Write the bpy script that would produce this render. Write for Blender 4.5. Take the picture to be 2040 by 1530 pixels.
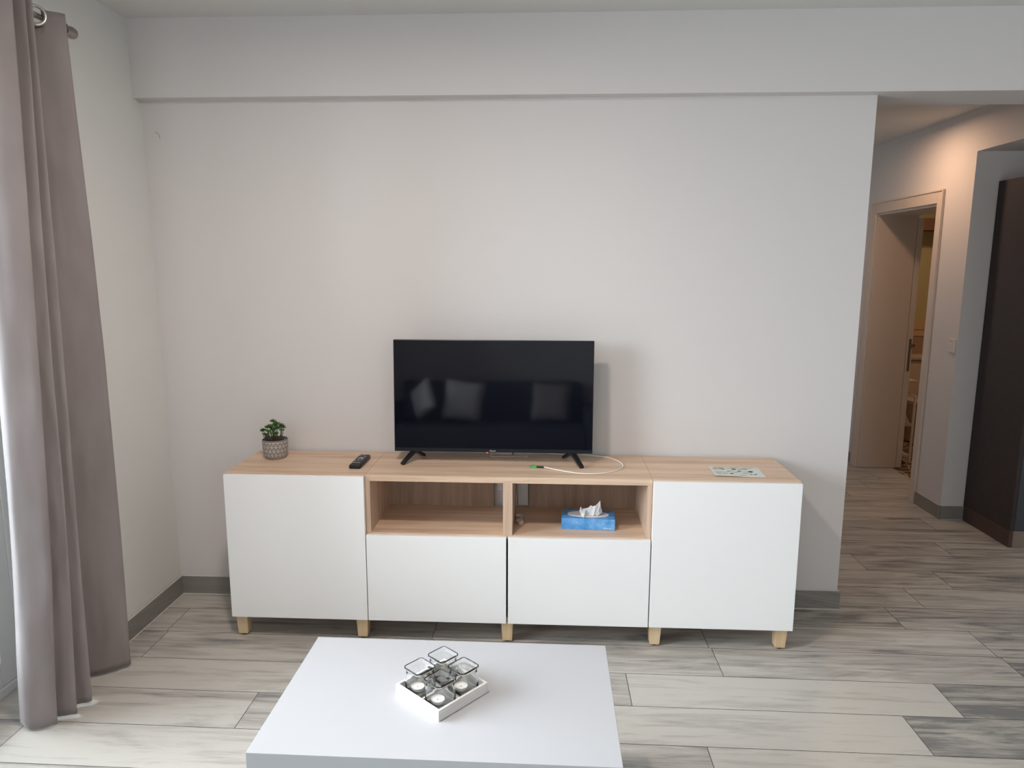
import bpy, bmesh, math, random
from mathutils import Vector, Matrix
random.seed(7)
PI = math.pi
scn = bpy.context.scene
C = scn.collection
for o in list(bpy.data.objects):
    bpy.data.objects.remove(o)

# ------------------------------------------------------------ camera
cam_d = bpy.data.cameras.new('camera'); cam = bpy.data.objects.new('camera', cam_d); C.objects.link(cam)
YAW, PITCH, ROLL, F = -4.68211040e-02, -1.61518928e-01, 2.80697813e-03, 1401.9
cy, sy, cp, sp = math.cos(YAW), math.sin(YAW), math.cos(PITCH), math.sin(PITCH)
fw = Vector((sy*cp, cy*cp, sp)); rt = Vector((cy, -sy, 0)); up = rt.cross(fw)
r2 = rt*math.cos(ROLL)+up*math.sin(ROLL); u2 = -rt*math.sin(ROLL)+up*math.cos(ROLL)
M4 = Matrix((r2, u2, -fw)).transposed().to_4x4(); M4.translation = Vector((0.14962, -2.80113, 1.59514))
cam.matrix_world = M4
cam_d.sensor_fit = 'HORIZONTAL'; cam_d.sensor_width = 36; cam_d.lens = 36*F/2040
cam_d.clip_start = .02; cam_d.clip_end = 100
scn.camera = cam
# ------------------------------------------------------------ world, exposure
w = bpy.data.worlds.new('world'); scn.world = w; w.use_nodes = True
bg = w.node_tree.nodes['Background']; bg.inputs[0].default_value = (.84, .93, 1, 1); bg.inputs[1].default_value = 3.0
scn.view_settings.view_transform = 'Standard'; scn.view_settings.look = 'None'
scn.view_settings.exposure = -0.12; scn.view_settings.gamma = 1; scn.view_settings.use_curve_mapping = False

def area(name, loc, target, sx, sy_, power, col, shape='RECTANGLE', spread=None):
    d = bpy.data.lights.new(name, 'AREA'); d.shape = shape; d.size = sx
    if shape in ('RECTANGLE', 'ELLIPSE'): d.size_y = sy_
    d.energy = power; d.color = col
    if spread: d.spread = spread
    o = bpy.data.objects.new(name, d); C.objects.link(o); o.location = loc
    o.rotation_euler = (Vector(target)-Vector(loc)).to_track_quat('-Z', 'Y').to_euler()
    return o
# daylight through the balcony door on the left; fill lights at two windows added in the rear wall
area('daylight_balcony', (-3.6, -1.45, 2.5), (-.6, -1.35, .7), 4.2, 2.6, 700, (.80, .91, 1))
area('daylight_fill_rear', (2.1, -4.36, 1.6), (2.0, 0, 1.2), 1.5, 1.3, 8, (.95, .98, 1))
area('daylight_fill_high', (-.85, -4.36, 1.97), (-1.3, 0, .9), 1.3, .8, 10, (.95, .98, 1))
# ceiling lamps
area('ceiling_lamp_light', (-.45, -1.25, 2.60), (-.45, -1.25, 0), .2, .2, 29, (1, .87, .78), 'DISK')
area('kitchen_lamp_light', (3.3, -.6, 2.58), (3.3, -.6, 0), .5, .5, 4, (1, .68, .42), 'DISK')
area('hall_lamp_light', (2.28, 1.95, 2.50), (2.32, 1.95, 0), .14, .14, 7.4, (1, .62, .39), 'DISK')
area('bathroom_lamp_light', (3.5, 3.3, 2.42), (3.5, 3.3, 0), .2, .2, 5.5, (1, .68, .42), 'DISK')

# ------------------------------------------------------------ materials
def mat(name, col, rough=.5, metal=0, spec=.5, trans=0, ior=1.45, bump=0, bscale=200, emis=None, coat=0, sheen=0, var=0, vscale=3):
    m = bpy.data.materials.new(name); m.use_nodes = True; nt = m.node_tree; b = nt.nodes['Principled BSDF']
    b.inputs['Base Color'].default_value = (*col, 1); b.inputs['Roughness'].default_value = rough
    b.inputs['Metallic'].default_value = metal; b.inputs['Specular IOR Level'].default_value = spec
    b.inputs['Transmission Weight'].default_value = trans; b.inputs['IOR'].default_value = ior
    b.inputs['Coat Weight'].default_value = coat; b.inputs['Sheen Weight'].default_value = sheen
    tc = nt.nodes.new('ShaderNodeTexCoord')
    if bump:
        n = nt.nodes.new('ShaderNodeTexNoise'); n.inputs['Scale'].default_value = bscale; n.inputs['Detail'].default_value = 4
        nt.links.new(tc.outputs['Object'], n.inputs['Vector'])
        bp = nt.nodes.new('ShaderNodeBump'); bp.inputs['Strength'].default_value = bump; bp.inputs['Distance'].default_value = .002
        nt.links.new(n.outputs['Fac'], bp.inputs['Height']); nt.links.new(bp.outputs['Normal'], b.inputs['Normal'])
    if var:
        n = nt.nodes.new('ShaderNodeTexNoise'); n.inputs['Scale'].default_value = vscale; n.inputs['Detail'].default_value = 3
        nt.links.new(tc.outputs['Object'], n.inputs['Vector'])
        mx = nt.nodes.new('ShaderNodeMix'); mx.data_type = 'RGBA'
        mx.inputs[6].default_value = (*[c*(1-var) for c in col], 1); mx.inputs[7].default_value = (*[min(1, c*(1+var)) for c in col], 1)
        nt.links.new(n.outputs['Fac'], mx.inputs[0]); nt.links.new(mx.outputs[2], b.inputs['Base Color'])
    if emis:
        b.inputs['Emission Color'].default_value = (*emis[0], 1); b.inputs['Emission Strength'].default_value = emis[1]
    return m

def wood(name, c0, c1, c2, axis='X', scale=1, rough=.45, fine=140):
    m = bpy.data.materials.new(name); m.use_nodes = True; nt = m.node_tree; b = nt.nodes['Principled BSDF']; L = nt.links
    tc = nt.nodes.new('ShaderNodeTexCoord'); mp = nt.nodes.new('ShaderNodeMapping')
    s = {'X': (1.2, 26, 26), 'Z': (26, 26, 1.2)}[axis]; mp.inputs['Scale'].default_value = [k*scale for k in s]
    L.new(tc.outputs['Object'], mp.inputs['Vector'])
    n = nt.nodes.new('ShaderNodeTexNoise'); n.inputs['Scale'].default_value = 1; n.inputs['Detail'].default_value = 6; n.inputs['Roughness'].default_value = .65
    n.inputs['Distortion'].default_value = .4
    L.new(mp.outputs[0], n.inputs['Vector'])
    mp2 = nt.nodes.new('ShaderNodeMapping'); s2 = {'X': (4, fine, fine), 'Z': (fine, fine, 4)}[axis]; mp2.inputs['Scale'].default_value = s2
    L.new(tc.outputs['Object'], mp2.inputs['Vector'])
    n2 = nt.nodes.new('ShaderNodeTexNoise'); n2.inputs['Scale'].default_value = 1; n2.inputs['Detail'].default_value = 3
    L.new(mp2.outputs[0], n2.inputs['Vector'])
    mm = nt.nodes.new('ShaderNodeMath'); mm.operation = 'MULTIPLY_ADD'; mm.inputs[1].default_value = .35; 
    L.new(n2.outputs['Fac'], mm.inputs[0]); L.new(n.outputs['Fac'], mm.inputs[2])
    r = nt.nodes.new('ShaderNodeValToRGB'); r.color_ramp.elements[0].position = .48; r.color_ramp.elements[0].color = (*c0, 1)
    r.color_ramp.elements[1].position = .88; r.color_ramp.elements[1].color = (*c2, 1)
    e = r.color_ramp.elements.new(.66); e.color = (*c1, 1)
    L.new(mm.outputs[0], r.inputs[0]); L.new(r.outputs[0], b.inputs['Base Color'])
    b.inputs['Roughness'].default_value = rough; b.inputs['Specular IOR Level'].default_value = .35
    bp = nt.nodes.new('ShaderNodeBump'); bp.inputs['Strength'].default_value = .12; bp.inputs['Distance'].default_value = .001
    L.new(mm.outputs[0], bp.inputs['Height']); L.new(bp.outputs[0], b.inputs['Normal'])
    return m

M = {}
M['wall'] = mat('wall_paint', (.70, .672, .658), .85, spec=.2, bump=.05, bscale=120)
M['wallside'] = mat('wall_paint_side', (.76, .76, .735), .85, spec=.2, bump=.05, bscale=120)
M['ceil'] = mat('ceiling_paint', (.70, .70, .68), .9, spec=.15, bump=.04, bscale=90)
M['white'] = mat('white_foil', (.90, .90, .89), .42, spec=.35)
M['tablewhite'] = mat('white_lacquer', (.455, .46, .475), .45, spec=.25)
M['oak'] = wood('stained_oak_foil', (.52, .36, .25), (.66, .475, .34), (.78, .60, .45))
M['oakshade'] = wood('shaded_oak_backboard', (.30, .20, .15), (.38, .26, .19), (.47, .335, .25), 'Z')  # oak darkened so its colour carries the shade inside the compartments
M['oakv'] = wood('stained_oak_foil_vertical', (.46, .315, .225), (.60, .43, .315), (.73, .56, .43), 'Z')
M['birch'] = wood('birch_leg', (.60, .42, .24), (.68, .50, .30), (.75, .58, .38), 'Z', .5, .4, 60)
M['black'] = mat('black_plastic', (.012, .012, .014), .38)
M['foot'] = mat('black_rubber', (.01, .01, .01), .7)
M['screen'] = mat('tv_screen_glass', (.0035, .0045, .009), .05, spec=.7)
M['bezel'] = mat('tv_bezel', (.010, .012, .017), .3)
M['chrome'] = mat('brushed_steel', (.62, .60, .58), .25, metal=1)
M['darksteel'] = mat('nickel', (.33, .30, .28), .3, metal=1)
M['pvc'] = mat('white_pvc', (.86, .87, .86), .35)
M['seal'] = mat('grey_gasket', (.35, .36, .36), .6)
M['caulk'] = mat('white_caulk', (.72, .69, .64), .8, bump=.4, bscale=300)
M['paper'] = mat('paper', (.70, .74, .69), .5)
M['tissue'] = mat('tissue_paper', (.85, .84, .84), .9, bump=.2, bscale=250)
M['wax'] = mat('tealight_wax', (.88, .87, .85), .4)
M['alu'] = mat('aluminium_cup', (.75, .70, .62), .3, metal=.9)
M['white_cable'] = mat('white_cable', (.85, .83, .80), .4)
M['green'] = mat('green_plastic', (.08, .42, .12), .4)
M['led'] = mat('red_led', (.4, .02, .01), .4, emis=((1, .08, .03), 3))
M['logo'] = mat('silver_print', (.75, .73, .72), .4)
M['socket'] = mat('white_socket', (.72, .70, .67), .35)
M['door'] = mat('door_white', (.66, .57, .49), .5)
M['brass'] = mat('brass', (.75, .6, .3), .3, metal=.8)
M['fridge'] = mat('dark_panel', (.040, .030, .030), .55, var=.25, vscale=40)
M['fridgefront'] = mat('dark_front', (.055, .062, .075), .4)
M['kick'] = mat('brown_kick_panel', (.085, .05, .042), .5)
M['plinth'] = mat('grey_plinth', (.26, .21, .17), .5)
M['soil'] = mat('dark_soil', (.018, .013, .010), .95, bump=1, bscale=400)
M['leaf'] = mat('green_leaf', (.045, .13, .03), .5, var=.5, vscale=60)
M['leaf2'] = mat('light_green_leaf', (.11, .22, .035), .5, var=.4, vscale=60)
M['stem'] = mat('stem_brown', (.09, .075, .04), .7)
M['sofa'] = mat('sofa_fabric', (.10, .10, .11), .95, bump=.3, bscale=300)
M['cushion'] = mat('cushion_fabric', (.92, .9, .9), .95, bump=.3, bscale=300)
M['canvas'] = mat('canvas_print', (.4, .36, .33), .8, var=.5, vscale=5)
M['yellow'] = mat('yellow_paint', (.62, .52, .28), .8)
M['tile'] = mat('beige_tile', (.50, .33, .23), .3, var=.08, vscale=6)
M['tileborder'] = mat('cream_border_tile', (.75, .50, .30), .3)
M['ceramic'] = mat('ceramic', (.72, .58, .47), .2)
M['rack'] = mat('white_rack', (.80, .70, .60), .4)
M['brown'] = mat('brown_beam', (.18, .09, .05), .6)
M['clear'] = mat('clear_plastic', (.9, .9, .9), .2, trans=.8)
M['balcony'] = mat('balcony_tile', (.75, .75, .74), .7)

# thin window glass: reflections over clear transparency
def glass_pane():
    m = bpy.data.materials.new('window_glass'); m.use_nodes = True; nt = m.node_tree; nt.nodes.remove(nt.nodes['Principled BSDF'])
    out = nt.nodes['Material Output']; g = nt.nodes.new('ShaderNodeBsdfGlossy'); g.inputs['Roughness'].default_value = .02
    t = nt.nodes.new('ShaderNodeBsdfTransparent'); f = nt.nodes.new('ShaderNodeFresnel'); f.inputs[0].default_value = 1.45
    mx = nt.nodes.new('ShaderNodeMixShader'); nt.links.new(f.outputs[0], mx.inputs[0]); nt.links.new(t.outputs[0], mx.inputs[1]); nt.links.new(g.outputs[0], mx.inputs[2])
    nt.links.new(mx.outputs[0], out.inputs[0]); return m
M['pane'] = glass_pane()
M['glass'] = mat('clear_glass', (.97, .985, .98), .01, trans=1, ior=1.42)

def curtain_mat():
    m = bpy.data.materials.new('taupe_curtain'); m.use_nodes = True; nt = m.node_tree; b = nt.nodes['Principled BSDF']; L = nt.links
    tc = nt.nodes.new('ShaderNodeTexCoord'); n = nt.nodes.new('ShaderNodeTexNoise'); n.inputs['Scale'].default_value = 9; n.inputs['Detail'].default_value = 6
    mp = nt.nodes.new('ShaderNodeMapping'); mp.inputs['Scale'].default_value = (1, 1, .45)
    L.new(tc.outputs['Object'], mp.inputs[0]); L.new(mp.outputs[0], n.inputs['Vector'])
    r = nt.nodes.new('ShaderNodeValToRGB'); r.color_ramp.elements[0].position = .3; r.color_ramp.elements[0].color = (.27, .232, .225, 1)
    r.color_ramp.elements[1].position = .72; r.color_ramp.elements[1].color = (.33, .288, .28, 1)
    L.new(n.outputs['Fac'], r.inputs[0]); L.new(r.outputs[0], b.inputs['Base Color'])
    b.inputs['Roughness'].default_value = .75; b.inputs['Sheen Weight'].default_value = .35; b.inputs['Sheen Roughness'].default_value = .4
    n2 = nt.nodes.new('ShaderNodeTexNoise'); n2.inputs['Scale'].default_value = 6; n2.inputs['Detail'].default_value = 5
    L.new(mp.outputs[0], n2.inputs['Vector'])
    bp = nt.nodes.new('ShaderNodeBump'); bp.inputs['Strength'].default_value = .25; bp.inputs['Distance'].default_value = .02
    L.new(n2.outputs['Fac'], bp.inputs['Height']); L.new(bp.outputs[0], b.inputs['Normal'])
    t = nt.nodes.new('ShaderNodeBsdfTranslucent'); t.inputs[0].default_value = (.5, .46, .45, 1)
    mx = nt.nodes.new('ShaderNodeMixShader'); mx.inputs[0].default_value = .18
    L.new(b.outputs[0], mx.inputs[1]); L.new(t.outputs[0], mx.inputs[2]); L.new(mx.outputs[0], nt.nodes['Material Output'].inputs[0])
    return m
M['curtain'] = curtain_mat()

def floor_mat(name='grey_wood_tile', attr=True, dark=1.0):
    m = bpy.data.materials.new(name); m.use_nodes = True; nt = m.node_tree; b = nt.nodes['Principled BSDF']; L = nt.links
    N = nt.nodes.new
    tc = N('ShaderNodeTexCoord'); at = N('ShaderNodeAttribute'); at.attribute_name = 'plank'
    sep = N('ShaderNodeSeparateColor'); L.new(at.outputs['Color'], sep.inputs[0])
    off = N('ShaderNodeCombineXYZ')
    mu = N('ShaderNodeMath'); mu.operation = 'MULTIPLY'; mu.inputs[1].default_value = 37; L.new(sep.outputs[1], mu.inputs[0])
    L.new(mu.outputs[0], off.inputs[0]); L.new(mu.outputs[0], off.inputs[1]); L.new(mu.outputs[0], off.inputs[2])
    add = N('ShaderNodeVectorMath'); add.operation = 'ADD'; L.new(tc.outputs['Object'], add.inputs[0]); L.new(off.outputs[0], add.inputs[1])
    def noise(sc, scale, det, rough=.6, dist=0):
        mp = N('ShaderNodeMapping'); mp.inputs['Scale'].default_value = sc; L.new(add.outputs[0], mp.inputs[0])
        n = N('ShaderNodeTexNoise'); n.inputs['Scale'].default_value = scale; n.inputs['Detail'].default_value = det
        n.inputs['Roughness'].default_value = rough; n.inputs['Distortion'].default_value = dist
        L.new(mp.outputs[0], n.inputs['Vector']); return n
    blot = noise((1.1, 7.5, 7.5), 1.4, 5, .6, 1.2)
    grain = noise((4, 70, 70), 1.5, 6, .75, .6)
    # grain rings
    mp = N('ShaderNodeMapping'); mp.inputs['Scale'].default_value = (.9, 7, 7); L.new(add.outputs[0], mp.inputs[0])
    wv = N('ShaderNodeTexWave'); wv.wave_type = 'RINGS'; wv.inputs['Scale'].default_value = 1.3; wv.inputs['Distortion'].default_value = 9; wv.inputs['Detail'].default_value = 3
    wv.inputs['Detail Scale'].default_value = 1.2
    L.new(mp.outputs[0], wv.inputs['Vector'])
    r = N('ShaderNodeValToRGB'); el = r.color_ramp.elements
    el[0].position = .30; el[0].color = (.21*dark, .21*dark, .205*dark, 1); el[1].position = .68; el[1].color = (.57*dark, .545*dark, .495*dark, 1)
    e = el.new(.46); e.color = (.41*dark, .385*dark, .35*dark, 1)
    # tone offset per plank
    t1 = N('ShaderNodeMath'); t1.operation = 'MULTIPLY_ADD'; t1.inputs[1].default_value = .40; t1.inputs[2].default_value = -.20
    L.new(sep.outputs[0], t1.inputs[0])
    s1 = N('ShaderNodeMath'); s1.operation = 'ADD'; L.new(blot.outputs['Fac'], s1.inputs[0]); L.new(t1.outputs[0], s1.inputs[1])
    s2 = N('ShaderNodeMath'); s2.operation = 'MULTIPLY_ADD'; s2.inputs[1].default_value = .55; L.new(grain.outputs['Fac'], s2.inputs[0])
    s2b = N('ShaderNodeMath'); s2b.operation = 'ADD'; s2b.inputs[1].default_value = -.275; L.new(s2.outputs[0], s2b.inputs[0]); L.new(s1.outputs[0], s2.inputs[2])
    s3 = N('ShaderNodeMath'); s3.operation = 'MULTIPLY_ADD'; s3.inputs[1].default_value = .09; L.new(wv.outputs['Fac'], s3.inputs[0]); L.new(s2b.outputs[0], s3.inputs[2])
    L.new(s3.outputs[0], r.inputs[0])
    L.new(r.outputs[0], b.inputs['Base Color'])
    b.inputs['Roughness'].default_value = .36; b.inputs['Specular IOR Level'].default_value = .45
    bp = N('ShaderNodeBump'); bp.inputs['Strength'].default_value = .10; bp.inputs['Distance'].default_value = .002
    L.new(s3.outputs[0], bp.inputs['Height']); L.new(bp.outputs[0], b.inputs['Normal'])
    return m
M['floor'] = floor_mat()
M['skirt'] = floor_mat('grey_wood_skirting', dark=.62)
M['grout'] = mat('dark_grout', (.10, .09, .08), .9)

# ------------------------------------------------------------ mesh helpers
def box(bm, x0, x1, y0, y1, z0, z1, bev=0, mi=0, seg=2):
    vs = [bm.verts.new((x, y, z)) for x in (x0, x1) for y in (y0, y1) for z in (z0, z1)]
    idx = [(0, 1, 3, 2), (4, 6, 7, 5), (0, 4, 5, 1), (2, 3, 7, 6), (0, 2, 6, 4), (1, 5, 7, 3)]
    fs = [bm.faces.new([vs[i] for i in f]) for f in idx]
    for f in fs: f.material_index = mi
    if bev:
        es = list({e for f in fs for e in f.edges})
        r = bmesh.ops.bevel(bm, geom=es, offset=bev, segments=seg, affect='EDGES', profile=.6)
        for f in r['faces']: f.material_index = mi
    return vs
def hexa(bm, pts):            # 8 points: bottom four ccw, top four ccw
    vs = [bm.verts.new(p) for p in pts]
    for f in ((3, 2, 1, 0), (4, 5, 6, 7), (0, 1, 5, 4), (1, 2, 6, 5), (2, 3, 7, 6), (3, 0, 4, 7)): bm.faces.new([vs[i] for i in f])
def tube(bm, pts, r, seg=10, cap=True, taper=None):
    pts = [Vector(p) for p in pts]; rings = []
    n = len(pts)
    prev = None
    for i, p in enumerate(pts):
        d = (pts[min(i+1, n-1)]-pts[max(i-1, 0)]).normalized()
        if prev is None:
            a = d.cross(Vector((0, 0, 1)) if abs(d.z) < .9 else Vector((1, 0, 0))).normalized()
        else:
            a = (prev-d*prev.dot(d)).normalized()
        prev = a
        b_ = d.cross(a); rr = r if taper is None else r*(taper[0]+(taper[1]-taper[0])*i/(n-1))
        rings.append([bm.verts.new(p+(a*math.cos(2*PI*k/seg)+b_*math.sin(2*PI*k/seg))*rr) for k in range(seg)])
    for i in range(n-1):
        for k in range(seg): bm.faces.new((rings[i][k], rings[i][(k+1) % seg], rings[i+1][(k+1) % seg], rings[i+1][k]))
    if cap: bm.faces.new(rings[0][::-1]); bm.faces.new(rings[-1])
def lathe(bm, prof, c=(0, 0, 0), seg=40, axis='Z', uv=False, capb=True, capt=False):
    rings = []
    for r, h in prof:
        ring = []
        for k in range(seg):
            a = 2*PI*k/seg
            p = {'Z': (r*math.cos(a), r*math.sin(a), h), 'Y': (r*math.cos(a), h, -r*math.sin(a)), 'X': (h, r*math.cos(a), r*math.sin(a))}[axis]
            ring.append(bm.verts.new(Vector(c)+Vector(p)))
        rings.append(ring)
    layer = bm.loops.layers.uv.verify() if uv else None
    for i in range(len(rings)-1):
        for k in range(seg):
            f = bm.faces.new((rings[i][k], rings[i][(k+1) % seg], rings[i+1][(k+1) % seg], rings[i+1][k]))
            if uv:
                for l, (a, b_) in zip(f.loops, ((k, i), (k+1, i), (k+1, i+1), (k, i+1))): l[layer].uv = (a/seg, prof[b_][1])
    if capb: bm.faces.new(rings[0][::-1])
    if capt: bm.faces.new(rings[-1])
def rsq(side, rad, seg=6):     # rounded square outline
    h = side/2-rad; out = []
    for q, (sx, sy_) in enumerate(((1, 1), (-1, 1), (-1, -1), (1, -1))):
        for k in range(seg+1):
            a = PI/2*q+PI/2*k/seg; out.append((sx*h+rad*math.cos(a), sy_*h+rad*math.sin(a)))
    return out
def loft(bm, rings, closeb=True, closet=True):
    R = [[bm.verts.new(p) for p in r] for r in rings]; n = len(R[0])
    for i in range(len(R)-1):
        for k in range(n): bm.faces.new((R[i][k], R[i][(k+1) % n], R[i+1][(k+1) % n], R[i+1][k]))
    if closeb: bm.faces.new(R[0][::-1])
    if closet: bm.faces.new(R[-1])
    return R
def obj(name, bm, m, parent=None, smooth=False, label=None):
    me = bpy.data.meshes.new(name)
    bmesh.ops.recalc_face_normals(bm, faces=bm.faces[:])
    bm.to_mesh(me); bm.free()
    for mm in (m if isinstance(m, (list, tuple)) else [m]): me.materials.append(M[mm] if isinstance(mm, str) else mm)
    o = bpy.data.objects.new(name, me); C.objects.link(o)
    if smooth:
        for p in me.polygons: p.use_smooth = True
        if smooth != 'all':
            try: me.set_sharp_from_angle(angle=math.radians(40))
            except Exception: pass
    if parent:
        o.parent = parent; o.matrix_parent_inverse = Matrix.Translation(parent.location).inverted() if parent.get('_abs') else Matrix()
    if label: o['label'] = label
    return o
def bx(*a, **k): bm = bmesh.new(); box(bm, *a, **k); return bm
def thing(name, label, cat, loc=(0, 0, 0), rz=0, group=None):
    o = bpy.data.objects.new(name, None); C.objects.link(o); o.location = loc; o.rotation_euler = (0, 0, rz)
    o.empty_display_size = .05
    o['label'] = label; o['category'] = cat
    if group: o['group'] = group
    return o
def tag(o, label, cat, group=None):
    o['label'] = label; o['category'] = cat
    if group: o['group'] = group
    return o
def struct(name, bm, m, label=None, parent=None, smooth=False):
    o = obj(name, bm, m, parent, smooth)
    if parent is None: o['kind'] = 'structure'
    if label: o['label'] = label
    return o
def shift(bm, v):
    bmesh.ops.translate(bm, verts=bm.verts[:], vec=v); return bm

# ============================================================ SETTING
YW = .415            # tv wall plane
ZC = 2.655           # ceiling
ZB = 2.33            # beam underside
XE = 1.55            # free end of the tv wall
XH = 2.72            # hall wall with the bathroom door
ZH = 2.55            # hall ceiling
YR = -4.25           # wall behind the sofa

# floor: one mesh of planks over grout
bm = bmesh.new(); lay = bm.loops.layers.float_color.new('plank')
anchors = {-1: .712, 0: 1.459, 1: .486, 2: .873, 3: -.33, 4: 1.787, 6: 2.235, 7: 1.90, 8: 2.47, 14: 2.57, 15: 2.75}
tones = {(1, .486): .92, (0, .266): .95, (0, 1.459): .12, (1, 1.679): .15, (1, -.707): .35, (-1, .712): .85, (-1, -.481): .30,
         (2, .873): .45, (2, -.32): .5, (0, -.927): .45, (-1, -1.674): .85, (1, -1.9): .75, (0, -2.12): .7, (3, .863): .5, (2, 2.066): .25}
PW, PL, G = .2135, 1.193, .0013
x_lo, x_hi = -1.95, 4.6
for k in range(-18, 23):
    y0 = -.611+PW*k; a = anchors.get(k, random.random()*PL)
    n0 = math.floor((x_lo-a)/PL)
    for n in range(n0, n0+8):
        xa, xb = a+n*PL, a+(n+1)*PL
        xa2, xb2 = max(xa, x_lo), min(xb, x_hi)
        if xb2 <= xa2: continue
        tone = None
        for (kk, xx), tv in tones.items():
            if kk == k and abs(xx-xa) < .05: tone = tv
        if tone is None: tone = .30+.4*random.random()
        seed = random.random()
        sh = lambda x: -.0085*x
        ya, yb = y0+G, y0+PW-G
        if ya < YR: continue
        if ya > 3.2 and xb2 > XH+.26: xb2 = XH+.26
        if xb2 <= xa2: continue
        q = [(xa2+G, ya+sh(xa2), 0), (xb2-G, ya+sh(xb2), 0), (xb2-G, yb+sh(xb2), 0), (xa2+G, yb+sh(xa2), 0)]
        f = bm.faces.new([bm.verts.new(p) for p in q])
        for l in f.loops: l[lay] = (tone, seed, 0, 1)
q = [(x_lo, YR, -.0015), (x_hi, YR, -.0015), (x_hi, 4.3, -.0015), (x_lo, 4.3, -.0015)]
f = bm.faces.new([bm.verts.new(p) for p in q]); f.material_index = 1
for l in f.loops: l[lay] = (.5, .5, 0, 1)
struct('floor', bm, ['floor', 'grout'], 'grey wood-look plank tile floor')
# balcony slab outside
struct('floor_balcony', bx(-4.5, -1.951, -5, 1, -.06, -.02), 'balcony', 'pale balcony slab outside the glass door')

# tv wall with beam above, one mesh
bm = bmesh.new()
hexa(bm, [(-1.95, YW, 0), (XE, YW, 0), (XE, YW+.195, 0), (-1.95, YW+.195, 0), (-1.95, YW, ZB), (XE, YW, ZB), (XE, YW+.195, ZB), (-1.95, YW+.195, ZB)])
wb = struct('wall_back', bm, 'wall', 'off-white wall behind the television')
bm = bmesh.new(); tube(bm, [(-1.607, YW-.0006, 2.196), (-1.600, YW-.0006, 2.197), (-1.590, YW-.0006, 2.187), (-1.585, YW-.0006, 2.170)], .0014, 6)
obj('wall_scratch', bm, 'seal', wb, label='small dark hairline scratch high on the wall')
struct('trim_beam', bx(-1.95, 4.6, .352, YW+.195, ZB, ZC), 'wall', 'white ceiling beam over the television wall')
struct('ceiling', bx(-1.95, 4.6, YR, .352, ZC, ZC+.05), 'ceil', 'white living room ceiling')

# left wall with balcony door opening
def lx(z): return -1.643-.022*z/2.65
bm = bmesh.new()
hexa(bm, [(-1.95, -.32, 0), (lx(0), -.32, 0), (lx(0), YW, 0), (-1.95, YW, 0), (-1.95, -.32, ZC), (lx(ZC), -.32, ZC), (lx(ZC), YW, ZC), (-1.95, YW, ZC)])
hexa(bm, [(-1.95, -3.35, 2.28), (lx(2.28), -3.35, 2.28), (lx(2.28), -.32, 2.28), (-1.95, -.32, 2.28), (-1.95, -3.35, ZC), (lx(ZC), -3.35, ZC), (lx(ZC), -.32, ZC), (-1.95, -.32, ZC)])
hexa(bm, [(-1.95, YR, 0), (lx(0), YR, 0), (lx(0), -3.35, 0), (-1.95, -3.35, 0), (-1.95, YR, ZC), (lx(ZC), YR, ZC), (lx(ZC), -3.35, ZC), (-1.95, -3.35, ZC)])
struct('wall_left', bm, 'wallside', 'white wall left of the television, holding the balcony door')

# balcony glass door: outer frame, two sashes with panes
bm = bmesh.new()
XD = -1.87
for a in ((-3.35, -3.30, 0, 2.28), (-.37, -.32, 0, 2.28)): box(bm, XD-.07, XD, a[0], a[1], a[2], a[3], .003)
box(bm, XD-.07, XD, -3.30, -.37, 2.23, 2.28, .003); box(bm, XD-.07, XD+.004, -3.30, -.37, 0, .035, .003)
dr = struct('window_1', bm, 'pvc', 'white-framed glass balcony door behind the curtain')
def sash(y0, y1, x, nm='sash'):
    b_ = bmesh.new(); s = .09
    box(b_, x-.03, x, y0, y0+s, .035, 2.23, .004); box(b_, x-.03, x, y1-s, y1, .035, 2.23, .004)
    box(b_, x-.03, x, y0+s, y1-s, .035, .035+.10, .004); box(b_, x-.03, x, y0+s, y1-s, 2.13, 2.23, .004)
    sa = obj(nm, b_, 'pvc', dr)
    obj('pane', bx(x-.019, x-.013, y0+s, y1-s, .135, 2.13), 'pane', sa)
sash(-1.85, -.37, XD-.005); sash(-3.30, -1.80, XD-.037)

# walls behind and right of the camera
bm = bmesh.new()
box(bm, -1.95, -1.5, YR-.1, YR, 0, ZC); box(bm, -1.5, -.2, YR-.1, YR, 0, 1.55); box(bm, -1.5, -.2, YR-.1, YR, 2.40, ZC); box(bm, -.2, 1.3, YR-.1, YR, 0, ZC); box(bm, 2.9, 4.7, YR-.1, YR, 0, ZC)
box(bm, 1.3, 2.9, YR-.1, YR, 0, .95); box(bm, 1.3, 2.9, YR-.1, YR, 2.25, ZC)
struct('wall_front', bm, 'wall', 'white wall behind the sofa, with two added windows')
bm = bmesh.new()
for a in ((1.3, 1.36, .95, 2.25), (2.84, 2.9, .95, 2.25), (2.07, 2.13, 1.01, 2.19)): box(bm, a[0], a[1], YR-.08, YR-.02, a[2], a[3], .003)
box(bm, 1.36, 2.84, YR-.08, YR-.02, .95, 1.01, .003); box(bm, 1.36, 2.84, YR-.08, YR-.02, 2.19, 2.25, .003)
w2 = struct('window_2_added', bm, 'pvc', 'white window added right of the sofa for daylight fill')
obj('pane', bx(1.36, 2.84, YR-.055, YR-.050, 1.01, 2.19), 'pane', w2)  # unseen window added behind the viewpoint to carry fill light
struct('wall_right', bx(4.6, 4.7, YR, 1.7, 0, ZC), 'wall', 'far right kitchen wall')

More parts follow.
